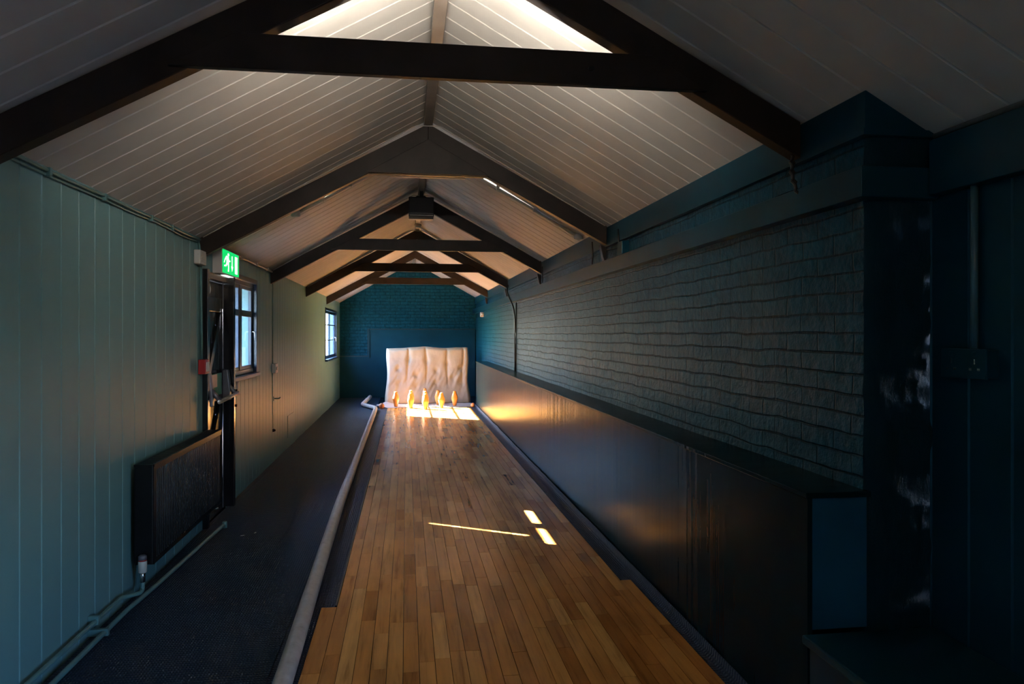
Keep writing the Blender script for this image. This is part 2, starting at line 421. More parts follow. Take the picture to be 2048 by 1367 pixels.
# far end wall: brick gable, with smooth boarding lower down
bm = bmesh.new(); prism(bm, [(-1.7, -.02), (1.7, -.02), (1.7, ceil_z(1.7)), (RX, RZ), (-1.7, ceil_z(-1.7))], 'y', YF, YF + .15)
struct(obj('wall_back', bm, 'brick'), 'dark teal painted brick gable at the far end', 'wall')
bm = bmesh.new()
prism(bm, [(-1.545, 0), (1.63, 0), (1.63, 1.585), (-.86, 1.585), (-.86, .95), (-1.545, .95)], 'y', YF - .05, YF)
bx(bm, -.88, 1.63, YF - .09, YF, 1.575, 1.60); bx(bm, -.885, -.86, YF - .09, YF, .965, 1.6); bx(bm, -1.545, -.86, YF - .09, YF, .94, .965)
t1 = struct(obj('trim_1', bm, 'teal_flat'), 'smooth stepped teal boarding across the foot of the far wall', 'wall panelling')
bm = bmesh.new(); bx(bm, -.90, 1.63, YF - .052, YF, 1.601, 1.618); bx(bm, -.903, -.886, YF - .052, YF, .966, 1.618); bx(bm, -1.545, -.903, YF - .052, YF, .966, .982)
obj('painted_shadow_gap', bm, 'cable_black', t1)  # black strips paint in the shade line around the boarding step
# wall behind the camera
bm = bmesh.new(); prism(bm, [(-1.7, -.02), (2.05, -.02), (2.05, ceil_z(2.05)), (RX, RZ), (-1.7, ceil_z(-1.7))], 'y', YB - .15, YB)
struct(obj('wall_front', bm, 'teal_flat'), 'teal wall at the near end of the alley', 'wall')

# ceiling: both slopes boarded from ridge to eaves
bm = bmesh.new()
for sgn, xe in ((-1, -1.70), (1, 2.05)):
    pr = profile(YB - .1, YF + .1, 2.10, g=.007, dep=.007)
    rid = (RX, RZ); eav = (xe, ceil_z(xe))
    nrm = Vector((sgn * SL, 0, 1)).normalized()
    prev = None
    for t, d in pr:
        o = nrm * d
        cur = [bm.verts.new((RX + (o.x if 0 else 0), t, RZ + d * 1.1)), bm.verts.new((xe + o.x, t, eav[1] + o.z)), bm.verts.new((xe, t, eav[1] + .07)), bm.verts.new((RX, t, RZ + .07))]
        if prev:
            bm.faces.new((prev[0], prev[1], cur[1], cur[0])); bm.faces.new((prev[3], prev[2], cur[2], cur[3])); bm.faces.new((prev[1], prev[2], cur[2], cur[1]))
        prev = cur
bmesh.ops.remove_doubles(bm, verts=bm.verts, dist=.0001)
struct(obj('ceiling', bm, 'ceiling'), 'cream boarded ceiling sloping up both sides to the ridge', 'ceiling')
# ridge board, right hand trims
struct(box_obj('trim_2', (RX - .035, RX + .035, YB, YF, 3.145, 3.20), 'ridge', bevel=.004), 'grey brown ridge board along the top of the ceiling', 'ridge board')
bm = bmesh.new()
bx(bm, XR - .022, XR + .005, YP - .0215, YF, 2.2365, 2.372)
prism(bm, [(XR + .005, 2.2365), (XR2 - .005, 2.2365), (XR + .005, 2.372)], 'y', YP - .0215, YP - .004)
prism(bm, [(XR - .032, YF), (XR - .032, YP - .03), (XR2 - .004, YP - .03), (XR2 - .004, YP + .0), (XR + .01, YP), (XR + .01, YF)], 'z', 2.213, 2.236)
struct(obj('trim_3', bm, 'teal_flat'), 'teal fascia board with moulded edge along the top of the brick wall', 'fascia')
bm = bmesh.new()
prism(bm, [(XR - .06, YF), (XR - .06, YP - .055), (XR2 - .004, YP - .055), (XR2 - .004, YP), (XR + .01, YP), (XR + .01, YF)], 'z', 1.985, 2.095)
struct(obj('trim_4', bm, 'teal_flat', bevel=.003), 'teal timber rail running along the brick wall and round its end', 'wall rail')
struct(box_obj('trim_5', (XR2 - .05, XR2 + .01, YB, YP - .06, 1.995, 2.19), 'teal_flat', bevel=.003), 'teal timber rail high on the boarded wall beyond the pier', 'wall rail')
bm = bmesh.new(); tube(bm, [(XR2 - .004, YB, 2.215), (XR2 - .004, YP - .03, 2.215)], .011, 8)
struct(obj('trim_6', bm, 'ridge', smooth=True), 'pale beading where the ceiling meets the near right wall', 'beading')

# ------------------------------------------------------------------ windows
def window(idx, hole, cols, transom, label, sill_out, mw=.05, q=.022):
    y0, y1, z0, z1 = hole
    e = empty('window_%d' % idx, (XL - .09, (y0 + y1) / 2, z0)); struct(e, label, 'window')
    fr = bmesh.new(); t = .05
    bx(fr, XL - .065, XL - .022, y0, y0 + t, z0, z1); bx(fr, XL - .065, XL - .022, y1 - t, y1, z0, z1)
    bx(fr, XL - .065, XL - .022, y0 + t, y1 - t, z0, z0 + t); bx(fr, XL - .065, XL - .022, y0 + t, y1 - t, z1 - t, z1)
    obj('window_frame', fr, 'win_frame', e, bevel=.003)
    # architrave lining the opening
    ar = bmesh.new()
    bx(ar, XL - .02, XL + .012, y0 - .035, y0 + .012, z0 - .03, z1 + .035); bx(ar, XL - .02, XL + .012, y1 - .012, y1 + .035, z0 - .03, z1 + .035)
    bx(ar, XL - .02, XL + .012, y0 + .012, y1 - .012, z1 - .012, z1 + .035)
    obj('lining', ar, 'win_frame', e, bevel=.003)
    cw = (y1 - y0 - 2 * t - (cols - 1) * mw) / cols
    for i in range(cols):
        a = y0 + t + i * (cw + mw); b = a + cw
        if i: box_obj('mullion', (XL - .065, XL - .022, a - mw, a, z0 + t, z1 - t), 'win_frame', e, bevel=.003)
        s = bmesh.new()
        bx(s, XL - .056, XL - .028, a, a + q, z0 + t, z1 - t); bx(s, XL - .056, XL - .028, b - q, b, z0 + t, z1 - t)
        bx(s, XL - .056, XL - .028, a + q, b - q, z0 + t, z0 + t + q); bx(s, XL - .056, XL - .028, a + q, b - q, z1 - t - q, z1 - t)
        for (zt, th) in transom: bx(s, XL - .058, XL - .026, a + q, b - q, zt - th / 2, zt + th / 2)
        sa = obj('sash', s, 'win_frame', e, bevel=.002)
        box_obj('glass_pane', (XL - .046, XL - .042, a + q, b - q, z0 + t + q, z1 - t - q), 'glass', sa)
    hb = bmesh.new(); yy = y1 - t - .012
    tube(hb, fillet([(XL - .03, yy, z0 + .42), (XL + .0, yy, z0 + .42), (XL + .005, yy - .01, z0 + .33)], .02), .006, 8)
    obj('window_catch', hb, 'alu', e, smooth=True)
    box_obj('window_sill', (XL - .02, XL + sill_out, y0 - .045, y1 + .06, z0 - .035, z0 + .002), 'win_frame', e, bevel=.004)
    return e
window(1, W1, 2, [(1.70, .06)], 'dark framed casement window just past the fire door', .035, .085, .034)
window(2, W2, 2, [(1.68, .022), (1.37, .018)], 'small paned window near the far end of the green wall', .055, .022, .015)
# unseen window added behind the camera to light the near end
e = empty('window_3', (XR2 + .1, -1.2, .5)); struct(e, 'large unseen window added behind the viewpoint', 'window')
fr = bmesh.new(); y0, y1, z0, z1 = W3
bx(fr, XR2 + .05, XR2 + .13, y0, y0 + .06, z0, z1); bx(fr, XR2 + .05, XR2 + .13, y1 - .06, y1, z0, z1)
bx(fr, XR2 + .05, XR2 + .13, y0 + .06, y1 - .06, z0, z0 + .06); bx(fr, XR2 + .05, XR2 + .13, y0 + .06, y1 - .06, z1 - .06, z1); bx(fr, XR2 + .05, XR2 + .13, -1.23, -1.17, z0 + .06, z1 - .06)
obj('window_frame', fr, 'win_frame', e, bevel=.003)
box_obj('glass_pane', (XR2 + .088, XR2 + .092, y0 + .06, y1 - .06, z0 + .06, z1 - .06), 'glass', e)

# ------------------------------------------------------------------ fire door
e = empty('door_1', (XL, 6.36, 0)); struct(e, 'black ledged and braced fire exit door with push bar', 'door')
jm = bmesh.new()
bx(jm, XL - .15, XL + .04, 5.955, 6.012, 0, 2.0); bx(jm, XL - .15, XL + .065, 6.715, 6.77, 0, 2.0); bx(jm, XL - .15, XL + .03, 6.012, 6.715, 1.935, 1.985)
obj('door_frame', jm, 'black_gloss', e, bevel=.004)
box_obj('threshold', (XL - .15, XL - .005, 6.012, 6.715, -.01, .016), 'black_gloss', e)
lf = bmesh.new()
for i in range(6):
    a = 6.02 + i * .1155; bx(lf, XL - .075, XL - .035, a + .002, a + .1135, .012, 1.93)
leaf = obj('door_leaf', lf, 'black_gloss', e, bevel=.004)
for z in (.22, 1.0, 1.74): box_obj('ledge', (XL - .035, XL - .01, 6.04, 6.69, z - .06, z + .06), 'black_gloss', leaf, bevel=.005)
for za, zb in ((.28, .94), (1.06, 1.68)):
    b_ = bmesh.new(); prism(b_, [(6.06, za), (6.16, za), (6.67, zb), (6.57, zb)], 'x', XL - .035, XL - .012)
    obj('brace', b_, 'black_gloss', leaf, bevel=.004)
pb = bmesh.new()
tube(pb, [(XL + .10, 6.06, .965), (XL + .10, 6.71, .985)], .016, 14)
bar = obj('push_bar', pb, 'alu', e, smooth=True)
for yy, ww in ((6.08, .03), (6.66, .035)):
    a = bmesh.new(); prism(a, [(XL - .012, 1.19), (XL + .03, 1.19), (XL + .05, 1.02), (XL + .05, .93), (XL - .012, .93)], 'y', yy - ww, yy + ww)
    obj('push_bar_housing', a, 'grey_metal', e, bevel=.006)
    a = bmesh.new(); tube(a, [(XL + .03, yy, 1.06), (XL + .10, yy, .97)], .018, 10)
    obj('push_bar_arm', a, 'grey_metal', bar, smooth=True)
bo = bmesh.new(); tube(bo, [(XL + .0, 6.60, 1.2), (XL + .0, 6.60, 1.93)], .004, 8); tube(bo, [(XL + .0, 6.60, .02), (XL + .0, 6.60, .93)], .004, 8)
obj('panic_bolt', bo, 'grey_metal', e, smooth=True)
sg = box_obj('push_sign', (XL - .012, XL - .006, 6.13, 6.58, .99, 1.17), 'green_card', e)
box_obj('sign_upper_half', (XL - .006, XL - .0045, 6.135, 6.42, 1.06, 1.165), 'cream_card', sg)
for z, y in ((1.0, 6.80), (.87, 6.79)):
    k = bmesh.new(); bx(k, XL, XL + .075, y - .012, y + .012, z - .012, z + .012); obj('keep_bracket', k, 'black_metal', e, bevel=.002)
ch = bmesh.new()
tube(ch, fillet([(XL - .03, 6.03, 1.90), (XL + .02, 6.06, 1.90), (XL + .03, 6.07, 1.84), (XL + .01, 6.08, 1.80)], .02), .007, 8)
obj('door_stay', ch, 'alu', e, smooth=True)

# ------------------------------------------------------------------ roof trusses
TY = [2.90, 5.90, 8.85, 11.85, 14.85]
tl = ['nearest roof truss, its collar beam crossing the top of the view',
      'second roof truss with a triangular boarded apex above the exit sign',
      'third roof truss carrying the black box under its apex',
      'fourth roof truss, between the black box truss and the last one',
      'last roof truss, closest to the far brick gable']
def truss(i, y):
    e = empty('roof_truss', (RX, y, 2.2), tl[i], 'roof truss', 'dark roof trusses')
    w = .036; dp = .155; top = .002
    for s in (-1, 1):
        xe = XL + .002 if s < 0 else XR - .034
        ze = ceil_z(xe)
        bm = bmesh.new()
        prism(bm, [(RX, RZ - .045 - top), (xe if s > 0 else xe, ze - top - .004), (xe, ze - dp), (RX, RZ - .045 - dp)], 'y', y - w, y + w)
        obj('rafter', bm, 'timber', e, bevel=.004)
        if s > 0 and i >= 1:
            bm = bmesh.new(); prism(bm, [(xe - .05, ze - dp - .0), (xe, ze - dp - .02), (xe, ze - dp - .13), (xe - .018, ze - dp - .13), (xe - .03, ze - dp - .10)], 'y', y - .03, y + .03)
            obj('bracket', bm, 'timber', e, bevel=.003)
    def xin(z, s): return RX + s * (RZ - .045 - dp + .03 - z) / SL
    if i == 1:
        bm = bmesh.new(); prism(bm, [(xin(2.755, -1), 2.755), (xin(2.755, 1), 2.755), (RX, RZ - .045 - dp + .03)], 'y', y - w - .012, y + w - .02)
        obj('apex_panel', bm, 'timber', e, bevel=.003)
        box_obj('collar', (RX - .50, RX + .50, y - .02, y + w - .001, 2.75, 2.80), 'timber', e)
    else:
        bm = bmesh.new(); z0, z1 = 2.478, 2.61
        prism(bm, [(xin(z0, -1) - .06, z0), (xin(z0, 1) + .06, z0), (xin(z1, 1) + .06, z1), (xin(z1, -1) - .06, z1)], 'y', y - w - .024, y - w + .012)
        co = obj('collar', bm, 'timber', e, bevel=.004)
        if i == 0:
            b = bmesh.new(); tube(b, [(.72, y - w - .0245, 2.542), (.72, y - w - .029, 2.542)], .012, 12); obj('bolt_head', b, 'black_metal', co)
    return e
for i, y in enumerate(TY): truss(i, y)

# ------------------------------------------------------------------ unseen strip lights added to light the roof and near end
def added_batten(y, z, ln, label, mat, r=.013, face=1):
    e = empty('added_batten_light', (RX, y, z), label, 'light')
    if mat == 'tube': box_obj('added_lamp_shield', (RX - ln / 2 - .04, RX + ln / 2 + .04, y - .036, y - .031, z - .03, z + .075), 'white_plastic', e)  # added to keep lamp light off the near ceiling
    box_obj('added_lamp_body', (RX - ln / 2 - .03, RX + ln / 2 + .03, y - .022, y + .022, z - .03, z), 'white_plastic', e, bevel=.004)
    bm = bmesh.new(); tube(bm, [(RX - ln / 2, y, z + .018), (RX + ln / 2, y, z + .018)], r, 10)
    obj('added_lamp_tube', bm, mat, e, smooth=True)
    for s in (-1, 1): box_obj('added_lamp_holder', (RX + s * (ln / 2 + .012) - .012, RX + s * (ln / 2 + .012) + .012, y - .015, y + .015, z, z + .034), 'white_plastic', e)
    return e
added_batten(3.03, 2.585, 1.2, 'unseen strip light added behind the nearest collar beam, shining upward', 'tube')
added_batten(-1.2, 2.42, 1.2, 'unseen warm fill light added behind the viewpoint', 'fill_tube')  # warm fill lamp added for the near ceiling and lane
added_batten(6.03, 2.79, .55, 'unseen short strip light added behind the triangular apex of the second truss', 'tube2')

# ------------------------------------------------------------------ alley lane, carpets, gutters
bm = bmesh.new(); tone = bm.loops.layers.float_color.new('tone')
SW = .0714
def planks(x0, x1, y0, y1, off):
    n = round((x1 - x0) / SW); w = (x1 - x0) / n
    for i in range(n):
        y = y0 - (random.random() * .9 if y0 < -1 else 0); xa = x0 + i * w
        while y < y1:
            L = random.choice((.35, .5, .62, .75, .9, 1.05, 1.2)) * random.uniform(.85, 1.15); ye = min(y + L, y1)
            if y1 - ye < .15: ye = y1
            t = min(1, max(0, random.gauss(.55, .23))); r2, r3 = random.random(), random.random()
            fs = bx(bm, xa + .0013, xa + w - .0013, max(y, y0) + .0013, ye - .0013, -.02, 0)
            for f in fs:
                for l in f.loops: l[tone] = (t, t, t, 1)
            y = ye
planks(-.378, 1.29, -1.6, 15.15, 0)
planks(-.462, -.378, -1.6, 4.16, 0)
planks(1.29, 1.355, -1.6, 4.37, 0)
lane = obj('skittle_lane', bm, 'plank')
tag(lane, 'long varnished maple strip lane running down to the skittles', 'bowling lane')

bm = bmesh.new()
NY = 160; g = []
for i in range(NY + 1):
    y = YB + (YF - YB) * i / NY
    wob = .012 * noise.noise(Vector((y * 1.1, 0, 0))) + .01 * noise.noise(Vector((y * 3.1, 4, 0)))
    xs = [XL + .004 + max(0, wob + .004)] + [XL + .05 + k * .16 for k in range(6)] + [-.60]
    g.append([bm.verts.new((x, y, -.002 + (.006 if k == 0 else 0))) for k, x in enumerate(xs)])
for a, b in zip(g, g[1:]):
    for k in range(len(a) - 1): bm.faces.new((a[k], a[k + 1], b[k + 1], b[k]))
ext = bmesh.ops.extrude_face_region(bm, geom=bm.faces[:])
bmesh.ops.translate(bm, verts=[v for v in ext['geom'] if isinstance(v, bmesh.types.BMVert)], vec=(0, 0, -.008))
tag(obj('carpet', bm, 'carpet'), 'dark charcoal ribbed carpet walkway along the green wall', 'carpet')
bm = bmesh.new()
prism(bm, [(-.598, YB), (-.464, YB), (-.464, 4.162), (-.390, 4.164), (-.390, 15.15), (-.598, 15.15)], 'z', -.0115, -.005)
tag(obj('gutter_mat', bm, 'gutter'), 'dark mat strip lying between the white pipe and the lane', 'mat')
bm = bmesh.new(); bx(bm, -.388, -.379, 4.165, 15.15, -.011, .006)
tag(obj('lane_edging', bm, 'black_metal'), 'thin black edging strip down the left side of the lane', 'edging')
bm = bmesh.new()
# right gutter carpet, turned up against the boxing with a soft uneven edge
g = []
for i in range(201):
    y = -2 + 17.3 * i / 200
    xin = 1.357 if y < 4.37 else 1.292
    xin = 1.357 if y < 4.37 else 1.2925
    wz = .012 * noise.noise(Vector((y * 1.6, 1, 0))) + .006 * noise.noise(Vector((y * 5, 3, 0)))
    xb = 1.412
    g.append([bm.verts.new(p) for p in ((xin, y, -.004), ((xin + xb) / 2, y, -.006 + wz * .2), (xb - .022, y, -.002), (xb - .006, y, .012), (xb - .004, y, .038 + wz), (xb, y, .042 + wz))])
for a, b in zip(g, g[1:]):
    for k in range(5): bm.faces.new((a[k], a[k + 1], b[k + 1], b[k]))
tag(obj('gutter_carpet', bm, 'gutter', smooth=True), 'dark carpet gutter on the right of the lane, turned up against the teal boxing', 'carpet')

# white rail pipe
def arc(pts): return pts
pp = [(-.492, -1.5, .043), (-.509, 3.05, .043), (-.545, 5.0, .043), (-.568, 6.5, .043), (-.580, 10, .043), (-.592, 13.9, .043), (-.62, 14.9, .045), (-.80, 15.5, .05), (-.86, 15.8, .07), (-.80, 17.0, .13)]
pp = fillet(pp[:6] + [(-.60, 14.75, .043), (-.90, 15.5, .045), (-.80, 16.7, .10)], .12, 6)
pf = []
for a, b in zip(pp, pp[1:]):
    n = max(1, int((b - a).length / .25))
    for k in range(n):
        p = a.lerp(b, k / n); pf.append(p + Vector((.003 * noise.noise(Vector((p.y * 1.5, 0, 0))), 0, 0)))
pf.append(pp[-1])
bm = bmesh.new(); tube(bm, pf, .041, 20)
tag(obj('rail_pipe', bm, 'pipe', smooth=True), 'scuffed white pipe laid along the carpet edge beside the lane', 'pipe')

# ------------------------------------------------------------------ boxing along the right wall
BXF = 1.42
e = empty('boxing_cabinet', (1.53, 8.8, 0), 'long low teal boxing running below the brick wall', 'cabinet')
edges = [YP, 4.9, 7.3, 9.7, 12.1, 15.2]
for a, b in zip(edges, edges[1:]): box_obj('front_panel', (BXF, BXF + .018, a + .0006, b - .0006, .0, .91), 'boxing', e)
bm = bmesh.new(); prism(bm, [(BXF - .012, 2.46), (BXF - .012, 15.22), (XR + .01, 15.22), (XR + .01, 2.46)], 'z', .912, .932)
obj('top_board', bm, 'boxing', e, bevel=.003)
box_obj('near_end_panel', (BXF + .0185, XR, YP + .002, YP + .02, .44, .91), 'teal_end_lit', e)
box_obj('far_end_panel', (BXF + .0185, XR - .03, 15.18, 15.2, 0, .91), 'teal_flat', e)
e = empty('low_bench', (1.66, .5, 0), 'low dark teal bench in the near right corner', 'bench')
bm = bmesh.new(); bx(bm, BXF - .03, XR2 - .002, -2.0, YP - .012, .40, .432); obj('seat', bm, 'teal_flat', e, bevel=.006)
box_obj('front_panel', (BXF, BXF + .02, -1.98, YP - .014, 0, .40), 'teal_flat', e)

# ------------------------------------------------------------------ mattress
bm = bmesh.new()
NXm, NZm = 96, 72
x0, x1, H, T = -.43, 1.36, 1.21, .17
tufts = [(.14, .36), (.14, .62), (.265, .78), (.36, .5), (.36, .30), (.48, .75), (.60, .36), (.60, .58), (.73, .72), (.80, .45), (.90, .36), (.90, .62)]
def mfront(u, v):
    ed = min(u, 1 - u) * (x1 - x0); et = (1 - v) * H; eb = v * H
    t = 1
    for q in (ed, et):
        if q < .07: t *= math.sqrt(max(0, 1 - ((.07 - q) / .07) ** 2))
    t = .04 + .96 * t
    ch = 0
    for c, s in ((.255, .008), (.475, .009), (.735, .008), (.925, .008)):
        dd = (u - c - .01 * math.sin(v * 6 + c * 9)); fade = min(1, max(0, (v - .25) / .3))
        ch -= .032 * math.exp(-(dd / s) ** 2) * fade + .014 * math.exp(-(dd / .03) ** 2) * fade
    for (a, b) in tufts:
        r2 = ((u - a) / .03) ** 2 + ((v - b) / .05) ** 2
        ch -= .04 * math.exp(-r2)
    # diagonal drag wrinkles lower down
    wr = noise.noise(Vector((u * 26 - v * 9, u * 3 + v * 3, 0)))
    ch += .020 * wr * max(0, 1 - abs(v - .35) / .42) + .008 * noise.noise(Vector((u * 9, v * 7, 5)))
    bulge = .07 * math.exp(-(v / .16) ** 2) - .01 * math.exp(-(v / .05) ** 2)
    return (T + ch + bulge) * t
def mpos(u, v, front):
    flare = .03 * math.exp(-(v / .2) ** 2) * (u - .5) * 2
    x = x0 + (x1 - x0) * u + flare + .012 * math.sin(v * 9 + u) * (1 if u > .5 else -1) * (abs(u - .5) * 2) ** 4
    z = H * v * (1 - .012 * math.sin(u * 11)) + (.02 * (1 - (2 * u - 1) ** 6) - .03) * v + .012 * noise.noise(Vector((u * 7, 0, 2))) * v
    yb = 16.28 + .22 * v
    y = yb - (mfront(u, v) if front else 0) + (0 if front else .0)
    return (x, y, max(z, .004))
gf = [[bm.verts.new(mpos(i / NXm, j / NZm, True)) for j in range(NZm + 1)] for i in range(NXm + 1)]
gb = [[bm.verts.new(mpos(i / NXm, j / NZm, False)) for j in range(NZm + 1)] for i in range(NXm + 1)]
for i in range(NXm):
    for j in range(NZm):
        bm.faces.new((gf[i][j], gf[i + 1][j], gf[i + 1][j + 1], gf[i][j + 1])); bm.faces.new((gb[i][j], gb[i][j + 1], gb[i + 1][j + 1], gb[i + 1][j]))
for i in range(NXm):
    bm.faces.new((gf[i][0], gb[i][0], gb[i + 1][0], gf[i + 1][0])); bm.faces.new((gf[i][-1], gf[i + 1][-1], gb[i + 1][-1], gb[i][-1]))
for j in range(NZm):
    bm.faces.new((gf[0][j], gf[0][j + 1], gb[0][j + 1], gb[0][j])); bm.faces.new((gf[-1][j], gb[-1][j], gb[-1][j + 1], gf[-1][j + 1]))
tag(obj('mattress', bm, 'mattress', smooth=True), 'cream tufted futon mattress propped upright behind the skittles', 'mattress')
box_obj('prop_frame', (-.3, 1.25, 16.52, 16.60, 0, 1.05), 'teal_flat')
pf_ = bpy.data.objects['prop_frame']
# build the prop as a real two post stand behind the mattress
bpy.data.objects.remove(pf_)
e = empty('mattress_prop', (.46, 16.6, 0), 'dark timber frame holding the mattress upright from behind', 'frame')
for xx in (-.2, 1.1): box_obj('post', (xx, xx + .07, 16.52, 16.60, 0, 1.12), 'timber', e)
box_obj('rail', (-.2, 1.17, 16.52, 16.56, 1.0, 1.08), 'timber', e)
# grey sheet spread on the floor under the mattress
bm = bmesh.new(); g = []
for i in range(61):
    u = i / 60; x = -.62 + 2.0 * u; row = []
    for j in range(15):
        v = j / 14; y = 15.16 + .78 * v + (.55 * max(0, .12 - u) / .12 * (1 - v))
        z = .003 + .010 * (noise.noise(Vector((x * 6, y * 5, 0))) + .5) * (1 if v > .05 else .2) + .05 * math.exp(-((u - .10) / .05) ** 2) * v
        row.append(bm.verts.new((x, y, max(.002, z))))
    g.append(row)
for a, b in zip(g, g[1:]):
    for k in range(14): bm.faces.new((a[k], a[k + 1], b[k + 1], b[k]))
tag(obj('dust_sheet', bm, 'sheet', smooth=True), 'crumpled grey sheet on the floor under the skittles and mattress', 'sheet')

# ------------------------------------------------------------------ skittles
PH = .31
prof = [(r * 1.1, z) for r, z in [(.026, 0), (.032, .003), (.034, .012), (.040, .05), (.052, .10), (.060, .14), (.062, .16), (.059, .185), (.050, .22), (.040, .25), (.034, .268), (.032, .275), (.033, .282), (.031, .295), (.024, .305), (.010, .31), (.002, .311)]]
pl = [('front skittle of the diamond, nearest on the lane', .37, 14.75), ('skittle in the second row, left of the front skittle', .085, 15.02),
      ('skittle in the second row, right of the front skittle', .70, 15.02), ('leftmost skittle at the side corner of the diamond', -.215, 15.28),
      ('centre skittle, directly behind the front skittle', .385, 15.30), ('rightmost brown skittle at the side corner, out of the sun', .985, 15.32),
      ('back row skittle hidden behind the sunlit left one', .095, 15.60), ('brown skittle showing behind the sunlit right one', .655, 15.62),
      ('rearmost skittle, its top just showing above the centre ones', .385, 15.86)]
bm = bmesh.new(); lathe(bm, prof, 32)
p0 = obj('skittle', bm, 'pin', smooth=True)
for i, (lb, x, y) in enumerate(pl):
    o = p0 if i == 0 else p0.copy()
    if i: COL.objects.link(o)
    o.location = (x, y, .012 if y > 15.15 else .001); o.rotation_euler = (0, 0, i * 1.3)
    tag(o, lb, 'skittle', 'wooden skittles set in a diamond')
    if i == 8: o.scale = (1.0, 1.0, 1.08)
bm = bmesh.new(); lathe(bm, [(.005, -.06), (.03, -.052), (.05, -.03), (.058, 0), (.05, .03), (.03, .052), (.005, .06)], 24)
o = obj('wooden_ball', bm, 'ball', smooth=True); o.location = (-.49, 15.05, .053)
tag(o, 'small orange brown wooden ball in the left gutter by the pipe bend', 'ball')
o2 = o.copy(); COL.objects.link(o2); o2.location = (1.335, 15.0, .05); o2.scale = (.8, .8, .8)
tag(o2, 'brown wooden ball at the far end of the right gutter', 'ball')

# ------------------------------------------------------------------ radiator
e = empty('radiator', (-1.46, 5.15, .2), 'long black panel radiator with a grille top on the green wall', 'radiator')
ra, rb, rz0, rz1 = 4.40, 5.93, .205, .765
bm = bmesh.new()
n = 46; st = (rb - ra - .06) / n
pts = []
def fins(xf):
    pts = []
    for k in range(n):
        y = ra + .03 + k * st
        pts += [(xf, y), (xf, y + st * .5), (xf - .009, y + st * .62), (xf - .009, y + st * .88)]
    return [(xf, ra + .0)] + pts + [(xf, rb)]
P_ = fins(-1.405)
poly = P_ + [(-1.425, rb), (-1.425, ra)]
prism(bm, poly, 'z', rz0 + .03, rz1 - .035)
bx(bm, -1.425, -1.405, ra, rb, rz0, rz0 + .03); bx(bm, -1.425, -1.405, ra, rb, rz1 - .035, rz1 - .005)
obj('front_panel', bm, 'black_metal', e)
box_obj('rear_panel', (-1.51, -1.49, ra, rb, rz0, rz1 - .01), 'black_metal', e, bevel=.004)
bm = bmesh.new()
for k in range(60):
    y = ra + .02 + k * (rb - ra - .04) / 60; bx(bm, -1.50, -1.415, y, y + .012, rz1 - .006, rz1)
bx(bm, -1.512, -1.50, ra, rb, rz1 - .012, rz1 + .002); bx(bm, -1.415, -1.402, ra, rb, rz1 - .012, rz1 + .002)
obj('top_grille', bm, 'black_metal', e)
for y in (ra, rb - .012): box_obj('side_cover', (-1.505, -1.41, y - .002, y + .014, rz0, rz1), 'black_metal', e, bevel=.004)
for y in (4.75, 5.6): box_obj('wall_bracket', (XL, -1.51, y, y + .03, .3, .7), 'black_metal', e)
bm = bmesh.new(); vy = 4.37
lathe(bm, [(.010, .115), (.015, .12), (.015, .165), (.012, .17)], 16, (-1.455, vy, 0)); tube(bm, [(-1.455, vy, .15), (-1.455, ra + .02, .22)], .010, 10)
v = obj('valve_body', bm, 'chrome', e, smooth=True)
bm = bmesh.new(); lathe(bm, [(.017, .17), (.023, .175), (.023, .232), (.021, .236)], 20, (-1.455, vy, 0)); h = obj('valve_head', bm, 'white_plastic', v, smooth=True)
bm = bmesh.new(); lathe(bm, [(.0215, .236), (.0215, .243)], 20, (-1.455, vy, 0)); obj('valve_ring', bm, 'red_plastic', v, smooth=True)
bm = bmesh.new(); lathe(bm, [(.022, .243), (.022, .262), (.016, .268), (.002, .269)], 20, (-1.455, vy, 0)); obj('valve_cap', bm, 'grey_metal', v, smooth=True)
bm = bmesh.new(); tube(bm, fillet([(-1.455, rb - .03, .21), (-1.455, rb - .03, .17), (-1.42, rb - .03, .17)], .02), .010, 10); obj('drain_valve', bm, 'chrome', e, smooth=True)

bm = bmesh.new(); tube(bm, fillet([(-1.515, -2.2, .095), (-1.515, 4.22, .085), (-1.455, 4.33, .07), (-1.455, vy, .075), (-1.455, vy, .125)], .03), .0115, 12)
tag(obj('heating_pipe', bm, 'teal_pipe', smooth=True), 'upper teal painted pipe rising to the radiator valve', 'pipe')
bm = bmesh.new(); tube(bm, fillet([(-1.475, -2.2, .028), (-1.475, 4.2, .028), (-1.45, 4.6, .028), (-1.40, 5.85, .028), (-1.39, 5.93, .032)], .05), .0125, 12)
lathe(bm, [(.018, .0), (.018, .045), (.012, .05)], 12, (-1.385, 5.95, .008))
tag(obj('heating_pipe', bm, 'teal_pipe', smooth=True), 'lower teal painted pipe running on under the radiator', 'pipe')
for i, y in enumerate((1.4, 2.6, 3.9)):
    bm = bmesh.new(); bx(bm, XL, -1.50, y - .012, y + .012, .068, .112); bx(bm, XL, -1.455, y - .012, y + .012, .012, .046)
    tag(obj('pipe_clip', bm, 'teal_pipe', bevel=.003), ('teal pipe clip nearest the view on the left wall', 'middle teal pipe clip on the left wall', 'teal pipe clip just before the radiator valve')[i], 'pipe clip', 'pipe clips low on the green wall')

